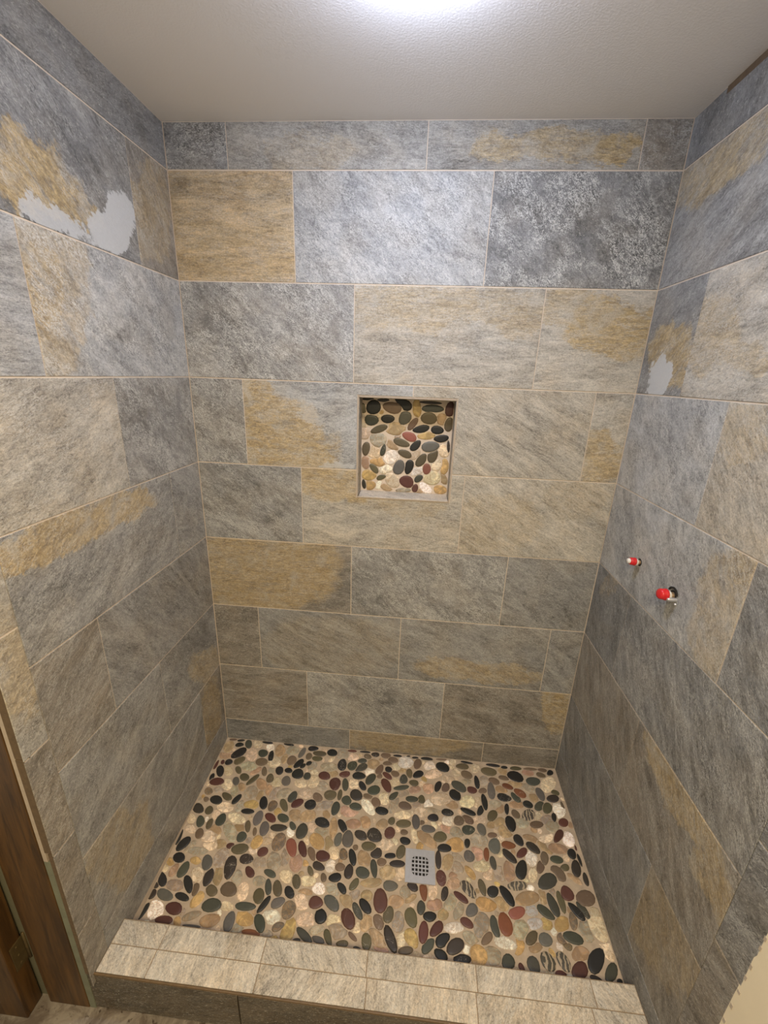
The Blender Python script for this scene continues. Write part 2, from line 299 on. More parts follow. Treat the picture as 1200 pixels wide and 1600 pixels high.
for ln in """B,0,0,gd,0,1.6,.6
B,0,1,gw,-8,3,.35,o 0.446 2.315 6.36 -0.15 -0.04 -28.68 0.30
B,0,2,gw,-3,3.5,.35,o 1.161 2.329 3.96 0.62 -0.05 -22.07 0.75,o 1.350 2.321 12.56 2.55 -0.04 -25.65 1.00
B,0,3,gb,0,1.6,.6
B,1,0,tn,0,4,.35,d 0.024 2.232 19.05 -2.42 0.06 -19.74 0.80,o 0.119 2.039 3.29 -0.33 0.12 -9.06 0.35
B,1,1,gl,-40,2.2,.75,d 0.524 2.201 4.80 -4.83 -7.96 -11.44 0.30
B,1,2,gd,-45,1.6,.95,d 1.266 2.140 2.93 -1.81 -6.03 -10.97 0.50
B,2,0,gm,-38,2,.9,d 0.146 1.848 3.26 -4.53 -8.28 -7.28 0.80
B,2,1,gi,0,4,.5,o 0.778 1.902 3.67 0.20 0.29 -13.17 0.55,o 1.107 1.900 8.14 -0.51 -2.11 -15.35 0.50,o 1.094 1.673 15.59 1.85 2.15 -60.21 0.70
B,2,2,gi,0,4,.4,o 1.436 1.851 5.94 0.64 -0.61 -10.75 1.00,o 1.266 1.913 8.40 1.38 0.40 -18.06 0.60
B,3,0,gm,-40,2,.7,d 0.107 1.407 10.07 -0.89 1.00 -20.74 0.50
B,3,1,gl,0,3,.5,o 0.281 1.440 3.18 -1.66 -2.08 -4.98 1.00,o 0.244 1.620 12.17 -0.77 0.67 -18.20 1.00,w 0.521 1.363 10.36 -0.05 3.57 -68.89 0.60,w 0.451 1.528 17.91 -8.81 -23.30 -56.64 0.50
B,3,2,gi,-28,4,.35
B,3,3,gi,0,2.5,.4,o 1.464 1.439 10.22 1.94 0.53 -10.51 0.80
B,4,0,gm,-35,2.4,.6,d 0.218 1.213 5.37 -2.22 -2.81 -8.85 0.50
B,4,1,gi,-5,3.5,.35,o 0.617 1.324 3.19 0.05 0.53 -9.72 0.85,o 0.814 1.223 6.90 0.37 1.20 -19.74 0.40
B,4,2,gi,-30,4,.4,o 1.107 1.165 4.66 0.51 0.51 -7.79 0.35,o 1.415 1.284 8.85 1.54 0.61 -10.32 0.25
B,5,0,gb,0,4,.3,d 0.518 0.817 6.53 2.81 6.53 -10.88 0.70,o 0.239 0.913 2.94 0.07 0.73 -4.31 0.75
B,5,1,gm,-35,2,.75,d 0.776 0.982 5.41 -1.52 -3.65 -11.44 0.50
B,5,2,gm,-30,2.5,.25
B,6,0,gb,0,2,.3,d 0.070 0.672 8.78 -0.74 1.39 -15.74 0.40
B,6,1,gm,-25,4,.25,o 0.517 0.568 2.98 -0.01 0.59 -6.14 0.20
B,6,2,gm,-20,2.5,.4,o 1.153 0.500 3.38 0.06 -0.41 -17.02 0.60
B,6,3,gm,-35,2.5,.3
B,7,0,gb,0,4,.4
B,7,1,gm,-30,2,.6,d 0.749 0.285 3.81 -0.68 -2.36 -10.94 0.50
B,7,2,gb,-20,2.5,.45,o 1.509 0.354 11.61 1.88 0.74 -6.46 0.85
B,8,0,gd,-5,3,.3
B,8,1,gb,0,4,.3,o 0.786 0.087 2.60 -0.04 0.46 -13.13 0.60
B,8,2,gb,0,3,.3
L,0,0,gd,0,2.5,.25
L,0,1,gb,0,2.5,.2,o -0.444 2.336 11.00 -2.84 11.90 -19.83 0.40
L,1,0,gb,-60,2.5,.4,o -0.118 2.126 9.29 -2.13 2.48 -7.74 0.50,d -0.143 2.270 12.02 -2.81 7.30 -17.07 0.50
L,1,1,gd,-38,2.5,.5,d -0.407 2.157 7.25 -6.58 -0.38 -11.03 0.50,o -0.539 2.058 6.89 -6.07 -1.62 -10.44 1.00,o -0.420 2.029 11.55 -10.08 -1.46 -20.38 1.00,w -0.294 2.038 12.36 -6.08 2.70 -13.83 1.00,w -0.478 1.983 10.25 -8.44 -4.02 -46.09 0.90
L,1,2,gd,-38,2.5,.5
L,2,0,gl,-45,1.8,.9,o -0.539 1.846 7.67 -0.92 1.20 -4.70 0.60,o -0.569 1.840 18.57 -4.80 1.63 -9.02 0.85,d -0.180 1.787 7.73 -1.76 0.85 -9.16 0.60
L,2,1,gl,0,4,.6,d -0.647 1.882 19.30 -5.11 4.42 -18.36 0.50
L,3,0,gm,-45,2,.75,d -0.231 1.561 6.08 -1.38 -0.83 -11.37 0.70
L,3,1,gi,20,2.5,.6,d -0.644 1.563 6.21 -4.43 -7.07 -15.67 0.40
L,4,0,gm,-40,2,.4
L,4,1,gm,30,2,.45,o -0.538 1.304 3.54 0.81 -0.36 -15.60 0.80,o -0.770 1.313 12.58 1.05 -1.34 -23.63 0.90
L,5,0,gm,-50,3,.25
L,5,1,gb,35,3.5,.5,d -0.709 0.957 10.90 3.95 -0.04 -15.95 0.50
L,6,0,gm,-40,2,.35,d -0.227 0.711 4.92 -1.05 -4.13 -5.87 0.70,o -0.096 0.492 9.52 4.88 -3.43 -9.72 0.60
L,6,1,gm,40,2,.4,d -0.589 0.676 9.00 3.34 -3.48 -14.89 0.60
L,7,0,gb,-50,2,.3,o -0.112 0.270 10.69 -2.14 -4.53 -4.76 0.55
L,7,1,gm,40,2.5,.35,o -0.685 0.275 11.29 2.98 -2.65 -4.32 0.45,o -0.602 0.236 20.28 -4.71 -9.88 -6.75 0.50
L,8,0,gm,0,1.5,.05
L,8,1,gm,0,1.5,.05
L,9,0,gm,20,2,.3
L,9,1,gw,25,1.6,.5,o -0.807 1.198 17.52 -4.62 -6.57 -10.92 0.40
L,9,2,gw,25,1.6,.5,o -0.821 1.064 11.03 -2.89 -5.29 -6.70 0.50
L,9,3,gb,40,2.5,.5
L,9,4,gb,40,2.5,.3
R,0,0,gd,80,1.8,.1
R,0,1,gd,80,1.8,.1
R,1,0,gm,30,2.5,.4,o 0.158 2.234 4.41 5.66 1.87 -9.64 0.75,o 0.299 2.246 17.12 18.93 2.06 -16.80 0.60
R,2,0,gd,35,2,.4,w 0.127 1.713 12.73 1.32 -1.31 -14.79 1.00,o 0.146 1.771 8.39 0.91 -1.31 -9.79 0.90
R,2,1,gi,10,2.5,.6,o 0.310 1.816 9.86 1.36 -1.90 -9.96 0.55,o 0.485 1.749 9.20 3.78 -1.01 -25.76 0.50
R,3,0,gl,-50,2,.7,d 0.202 1.529 9.53 4.23 1.56 -10.57 0.40
R,3,1,gi,-45,3,.45,o 0.514 1.589 10.36 4.29 2.10 -15.84 0.45
R,4,0,gl,-55,2,.55,o 0.616 1.199 8.57 1.48 2.59 -5.70 0.55,o 0.621 1.329 15.15 6.28 6.16 -13.19 0.70
R,4,1,gd,-50,3,.5
R,5,0,gd,-60,2,.2,o 0.110 1.028 19.06 -8.55 2.69 -12.93 0.35
R,5,1,gd,-55,3,.6
R,6,0,gb,-60,4,.35
R,6,1,gb,-55,3,.45,o 0.659 0.703 0.83 15.10 5.71 -2.61 0.70,o 0.813 0.629 3.04 14.93 13.17 -4.86 0.60
R,7,0,gd,-60,3.5,.3
R,7,1,gb,-60,2.5,.2,o 0.738 0.322 -0.47 5.75 7.33 -2.54 0.40
R,8,0,gd,0,1.5,.05
R,8,1,gd,0,1.5,.05
R,9,0,gm,30,2,.3
R,9,1,gm,30,2,.3
R,9,2,gd,30,2,.5
R,9,3,gb,30,2.5,.4,o 0.898 0.618 13.60 5.66 16.07 -7.98 0.25
R,9,4,gb,30,2.5,.3""".split('\n'):
    a = ln.split(',')
    bl = [[q[0]] + [float(v) for v in q[1:]] for q in (x.split() for x in a[7:])]
    SPEC[(a[0], int(a[1]), int(a[2]))] = (a[3], float(a[4]), float(a[5]), float(a[6]), bl)
def zl(k): return CZ if k == 0 else (Z8 + (8-k)*P if k <= 8 else -.02)
# ================================================================ THE SETTING
# ---- back wall with its niche hole
NX0, NX1, NZ0, NZ1, NY = .6105, .9610, 1.2430, 1.6170, .078      # hole cut through tiles; niche depth
bm = bmesh.new()
g = .0018
for a, b in (((-.06, g, -.06), (NX0, .10, CZ)), ((NX1, g, -.06), (W+.06, .10, CZ)), ((NX0, g, -.06), (NX1, .10, NZ0)), ((NX0, g, NZ1), (NX1, .10, CZ)), ((NX0, NY+.004, NZ0), (NX1, .10, NZ1))):
    add_box(bm, a, b)
wall_back = tag(obj('wall_back', bm, GROUT), kind='structure')
BJ = {0: [.197, .807, 1.417], 1: [.399, 1.009], 2: [.595, 1.206], 3: [.195, .805, 1.417], 4: [.400, 1.010], 5: [.594, 1.205], 6: [.195, .805, 1.413], 7: [.398, 1.009], 8: [.595, 1.210]}
FB = slab_frame('B')
for r in range(9):
    xs = [0] + BJ[r] + [W]
    for i in range(len(xs)-1):
        x0, x1, z0, z1 = xs[i], xs[i+1], zl(r+1), zl(r)
        poly = [(x0, z0), (x1, z0), (x1, z1), (x0, z1)]
        if (r, i) == (3, 1): poly = [(x0, z0), (NX0, z0), (NX0, NZ1), (x1, NZ1), (x1, z1), (x0, z1)]
        if (r, i) == (3, 2): poly = [(NX1, z0), (x1, z0), (x1, z1), (x0, z1), (x0, NZ1), (NX1, NZ1)]
        if (r, i) == (4, 1): poly = [(x0, z0), (x1, z0), (x1, z1), (NX1, z1), (NX1, NZ0), (NX0, NZ0), (NX0, z1), (x0, z1)]
        make_tile(FB, wall_back, poly, SPEC[('B', r, i)])
# ---- left wall
YL = -.868
bm = bmesh.new(); add_box(bm, (-.042, -.853, FZ), (-g, g, CZ)); add_box(bm, (-.0025, YL+.004, .03), (-g, -.85, CZ))
wall_left = tag(obj('wall_left', bm, GROUT), kind='structure')
box('wallboard_edge', (-.0415, -.8590, FZ), (-.0225, -.8531, .50), BEAD, wall_left, .001)
box('wallboard_edge', (-.0415, -.8590, .501), (-.0300, -.8531, CZ), TRIM, wall_left, .001)
for za, zb in ((FZ+.172, .225), (.228, .533), (.536, .838), (.841, 1.146), (1.149, 1.454)):
    box('edge_filler', (-.0222 if zb < .6 else -.0295, -.8605, za), (-.0026, -.8532, zb), TILE_EDGE, wall_left, .0008)
LJ = {0: [], 1: [.195], 2: [.598], 3: [.39], 4: [.19], 5: [.597], 6: [.385], 7: [.178], 8: []}
FL = slab_frame('L')
for r in range(9):
    ys = [0] + LJ[r] + [.802]
    for i in range(len(ys)-1):
        y0, y1 = -ys[i+1], -ys[i]
        make_tile(FL, wall_left, [(y0, zl(r+1)), (y1, zl(r+1)), (y1, zl(r)), (y0, zl(r))], SPEC[('L', r, i)])
LZ = [CZ, 2.072, 1.764, 1.456, 1.148, .840, .535, .227, .0]
for i in range(8):
    make_tile(FL, wall_left, [(YL, LZ[i+1]), (-.8003, LZ[i+1]), (-.8003, LZ[i]), (YL, LZ[i])], SPEC[('L', 9, {4: 2, 5: 3, 6: 4, 3: 1, 7: 4}.get(i, 0))])
# ---- right wall
YR = .943
bm = bmesh.new(); add_box(bm, (W+g, -.938, FZ), (W+.06, g, CZ))
wall_right = tag(obj('wall_right', bm, GROUT), kind='structure')
RJ = {0: [.13], 1: [.655], 2: [.246], 3: [.446], 4: [.656], 5: [.25], 6: [.448], 7: [.652], 8: []}
FR = slab_frame('R')
for r in range(9):
    ys = [0] + RJ[r] + [.866]
    for i in range(len(ys)-1):
        a, b = ys[i], ys[i+1]; zt = zl(r)
        poly = [(a, zl(r+1)), (b, zl(r+1)), (b, zt), (a, zt)]
        if r == 0 and i == 0: continue
        if r == 0 and i == 1: poly = [(0, zl(1)), (b, zl(1)), (b, zt-.018), (.133, zt-.014), (.130, zt), (0, zt)]
        make_tile(FR, wall_right, poly, SPEC[('R', r, i)] if ('R', r, i) in SPEC else SPEC[('R', 1, 0)])
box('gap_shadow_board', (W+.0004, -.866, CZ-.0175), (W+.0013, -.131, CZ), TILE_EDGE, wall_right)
RZ = [CZ-.018, 2.072, 1.764, 1.458, 1.152, .846, .540, .232, -.076, FZ]
for i in range(9):
    # the free edge is nibbled: tiles end at slightly different places
    e = YR + (.003, -.002, .002, -.001, .003, .001, -.002, .002, 0)[i]
    z0, z1 = RZ[i+1], RZ[i]
    poly = [(.8643, z0), (e, z0), (e-.002, z0+(z1-z0)*.3), (e+.001, z0+(z1-z0)*.34), (e-.001, z0+(z1-z0)*.8), (e, z1), (.8643, z1)]
    make_tile(FR, wall_right, poly, SPEC[('R', 9, {5: 2, 6: 3, 7: 4, 4: 2}.get(i, 0))])
# painted wall beyond the tiles, right
wall_room = tag(box('wall_right_painted', (W+.0005, -2.7, FZ), (W+.06, -.9385, CZ), CREAM), kind='structure')
bm = bmesh.new()
for k in range(9):
    z = .38 + .045*k + rnd.uniform(-.01, .01); h = rnd.uniform(.006, .012)
    add_box(bm, (W-.0006, -YR-rnd.uniform(.002, .005), z), (W+.0004, -YR+.002, z+h))
bmesh.ops.recalc_face_normals(bm, faces=bm.faces[:])
chips = tag(obj('mortar_smear', bm, simple('dry_mortar', (.50, .42, .33), .9, nsc=60, namt=.2), wall_right), kind='stuff')
# painted return wall beside the wood casing, left
tag(box('wall_front_left', (-.24, -.846, FZ), (-.0425, -.75, CZ), OLIVE), kind='structure')
# ---- ceiling
tag(box('ceiling', (-.9, -2.7, CZ+.0003), (W+.06, .10, CZ+.06), CEIL), kind='structure')
# ---- floor outside
tag(box('floor_bathroom', (-.9, -2.7, FZ-.04), (W+.06, -.80, FZ), FOUT), kind='structure')
# ---- shower floor: sloping mortar bed
def fz(x, y): return .0076*x/W + y*(.070-.030*x/W)
bm = bmesh.new(); nx, ny = 10, 6
G = [[bm.verts.new((W*i/nx, -.745*j/ny, fz(W*i/nx, -.745*j/ny))) for i in range(nx+1)] for j in range(ny+1)]
for j in range(ny):
    for i in range(nx): bm.faces.new([G[j][i], G[j+1][i], G[j+1][i+1], G[j][i+1]])
rb = bmesh.ops.extrude_face_region(bm, geom=bm.faces[:])
for v in rb['geom']:
    if isinstance(v, bmesh.types.BMVert): v.co.z = -.12
bmesh.ops.recalc_face_normals(bm, faces=bm.faces[:])
floor = tag(obj('floor', bm, FGROUT), kind='structure')
# ================================================================ PEBBLES
TINT = dict(k=(.027,.026,.024), d=(.050,.041,.034), g=(.070,.072,.056), o=(.115,.098,.058), s=(.125,.118,.105), r=(.105,.045,.036), q=(.27,.10,.075), n=(.20,.080,.040), b=(.165,.118,.082),
            t=(.36,.265,.165), y=(.46,.32,.14), l=(.33,.295,.235), c=(.64,.53,.39), w=(.82,.77,.67), p=(.40,.27,.20), x=(.46,.47,.48), m=(.16,.135,.10), z=(.095,.085,.07))
LIGHT = set('tylcwpx')
def decode(s):
    out = []
    for q in s.split():
        a = q.split(','); out.append([float(a[0])/1e4, float(a[1])/1e4, float(a[2])/1e4, float(a[3])/1e4, math.radians(float(a[4])), a[5]])
    return out
def lay_pebbles(raw, rect, holes, seed, fill):
    """turn stone ellipses into outlines that do not run into each other; rect/holes bound them"""
    R = random.Random(seed); X0, X1, Y0, Y1 = rect
    order = sorted(raw, key=lambda q: (q[5] in LIGHT, -(q[2]*q[3])))
    done = []; cell = {}; cs = .05
    def near(x, y):
        for i in range(int(x//cs)-1, int(x//cs)+2):
            for j in range(int(y//cs)-1, int(y//cs)+2):
                for e in cell.get((i, j), ()): yield e
    def inside(x, y, ex=.0011):
        if x < X0 or x > X1 or y < Y0 or y > Y1: return True
        for hx0, hx1, hy0, hy1 in holes:
            if hx0-ex < x < hx1+ex and hy0-ex < y < hy1+ex: return True
        for (cx, cy, a, b, c, s, _) in near(x, y):
            dx, dy = x-cx, y-cy; u = (dx*c+dy*s)/(a+ex); v = (-dx*s+dy*c)/(b+ex)
            if u*u+v*v < 1: return True
        return False
    def place(q, grow):
        cx, cy, a, b, th, k = q; a *= grow; b *= grow
        if inside(cx, cy, 0):
            if X0 <= cx <= X1 and Y0 <= cy <= Y1: return False
        c, s = math.cos(th), math.sin(th); n = 13; pts = []; egg = R.uniform(-.13, .13); ph = R.uniform(0, 6.28)
        for i in range(n):
            t = 2*math.pi*i/n; ct, st = math.cos(t), math.sin(t)
            rr = 1 + .035*math.sin(2*t+ph) + .03*math.sin(3*t+2*ph)
            px, py = a*rr*ct, b*rr*st*(1+egg*ct); f = 1.0
            while f > .15:
                x, y = cx+f*(px*c-py*s), cy+f*(px*s+py*c)
                if x < X0 or x > X1 or y < Y0 or y > Y1:        # cut flat at the border
                    x2, y2 = min(max(x, X0), X1), min(max(y, Y0), Y1)
                    if not inside(x2, y2): x, y = x2, y2; break
                if not inside(x, y): break
                f *= .93
            pts.append((x, y))
        A = sum(pts[i-1][0]*pts[i][1]-pts[i][0]*pts[i-1][1] for i in range(n))/2
        if abs(A) < 7e-5: return False
        e = (cx, cy, a, b, c, s, 0); key = (int(cx//cs), int(cy//cs)); cell.setdefault(key, []).append(e)
        mx, my = sum(p[0] for p in pts)/n, sum(p[1] for p in pts)/n
        done.append((pts, mx, my, k, abs(A))); return True
    for q in order:
        if q[5] not in LIGHT: place(q, 1.0)
    for q in order:
        if q[5] in LIGHT: place(q, 1.20)
    for rad in (.021, .016, .012, .009):
        for _ in range(fill):
            x, y = R.uniform(X0+.004, X1-.004), R.uniform(Y0+.004, Y1-.004)
            th = R.uniform(0, 3.14)
            if any(inside(x+rad*.55*math.cos(t), y+rad*.55*math.sin(t)) for t in (0, 1.05, 2.1, 3.14, 4.2, 5.25)) or inside(x, y): continue
            place([x, y, rad*R.uniform(1, 1.4), rad*R.uniform(.75, 1), th, R.choice('cccctlyw')], 1.0)
    return done
def pebble_bm(bm, col, pts, mx, my, k, R, lift=0.0, local=True):
    h = (.0030 if k not in LIGHT else .0024) + R.uniform(-.0004, .0005) + lift
    ox, oy = (mx, my) if local else (0, 0)
    rings = []
    for f, z in ((1.0, -.001), (.985, h*.45), (.90, h*.88), (.62, h)):
        rings.append([bm.verts.new((mx-ox+(x-mx)*f, my-oy+(y-my)*f, z)) for x, y in pts])
    if (sum(pts[i-1][0]*pts[i][1]-pts[i][0]*pts[i-1][1] for i in range(len(pts)))) < 0: rings = [r[::-1] for r in rings]
    n = len(pts); j = R.uniform(.82, 1.18); t = [c*j*R.uniform(.95, 1.05) for c in TINT[k]] + [1]
    fs = []
    for A, B in zip(rings, rings[1:]):
        for i in range(n): fs.append(bm.faces.new([A[i], A[(i+1) % n], B[(i+1) % n], B[i]]))
    fs.append(bm.faces.new(rings[-1]))
    for f in fs:
        f.smooth = True; f.material_index = 2 if k == 'z' else (1 if k in LIGHT or k == 'm' else 0)
        for lp in f.loops: lp[col] = t
    return rings
PM = [PEB['dark'], PEB['light'], PEB['stripe']]
def pebble_field(done, parent, place_fn, keep, seed, name='pebble'):
    R = random.Random(seed)
    done = sorted(done, key=lambda d: -d[4])
    for d in done[:keep]:
        bm = bmesh.new(); col = bm.loops.layers.float_color.new('tint'); pebble_bm(bm, col, d[0], d[1], d[2], d[3], R)
        o = obj(name, bm, PM, parent); o.matrix_local = place_fn(d[1], d[2])
    if done[keep:]:
        bm = bmesh.new(); col = bm.loops.layers.float_color.new('tint')
        for d in done[keep:]:
            rings = pebble_bm(bm, col, d[0], d[1], d[2], d[3], R); M = place_fn(d[1], d[2])
            for r in rings:
                for v in r: v.co = M @ v.co
        tag(obj('small_pebbles', bm, PM, parent), kind='stuff')
DR = (.877, .985, -.502, -.395)
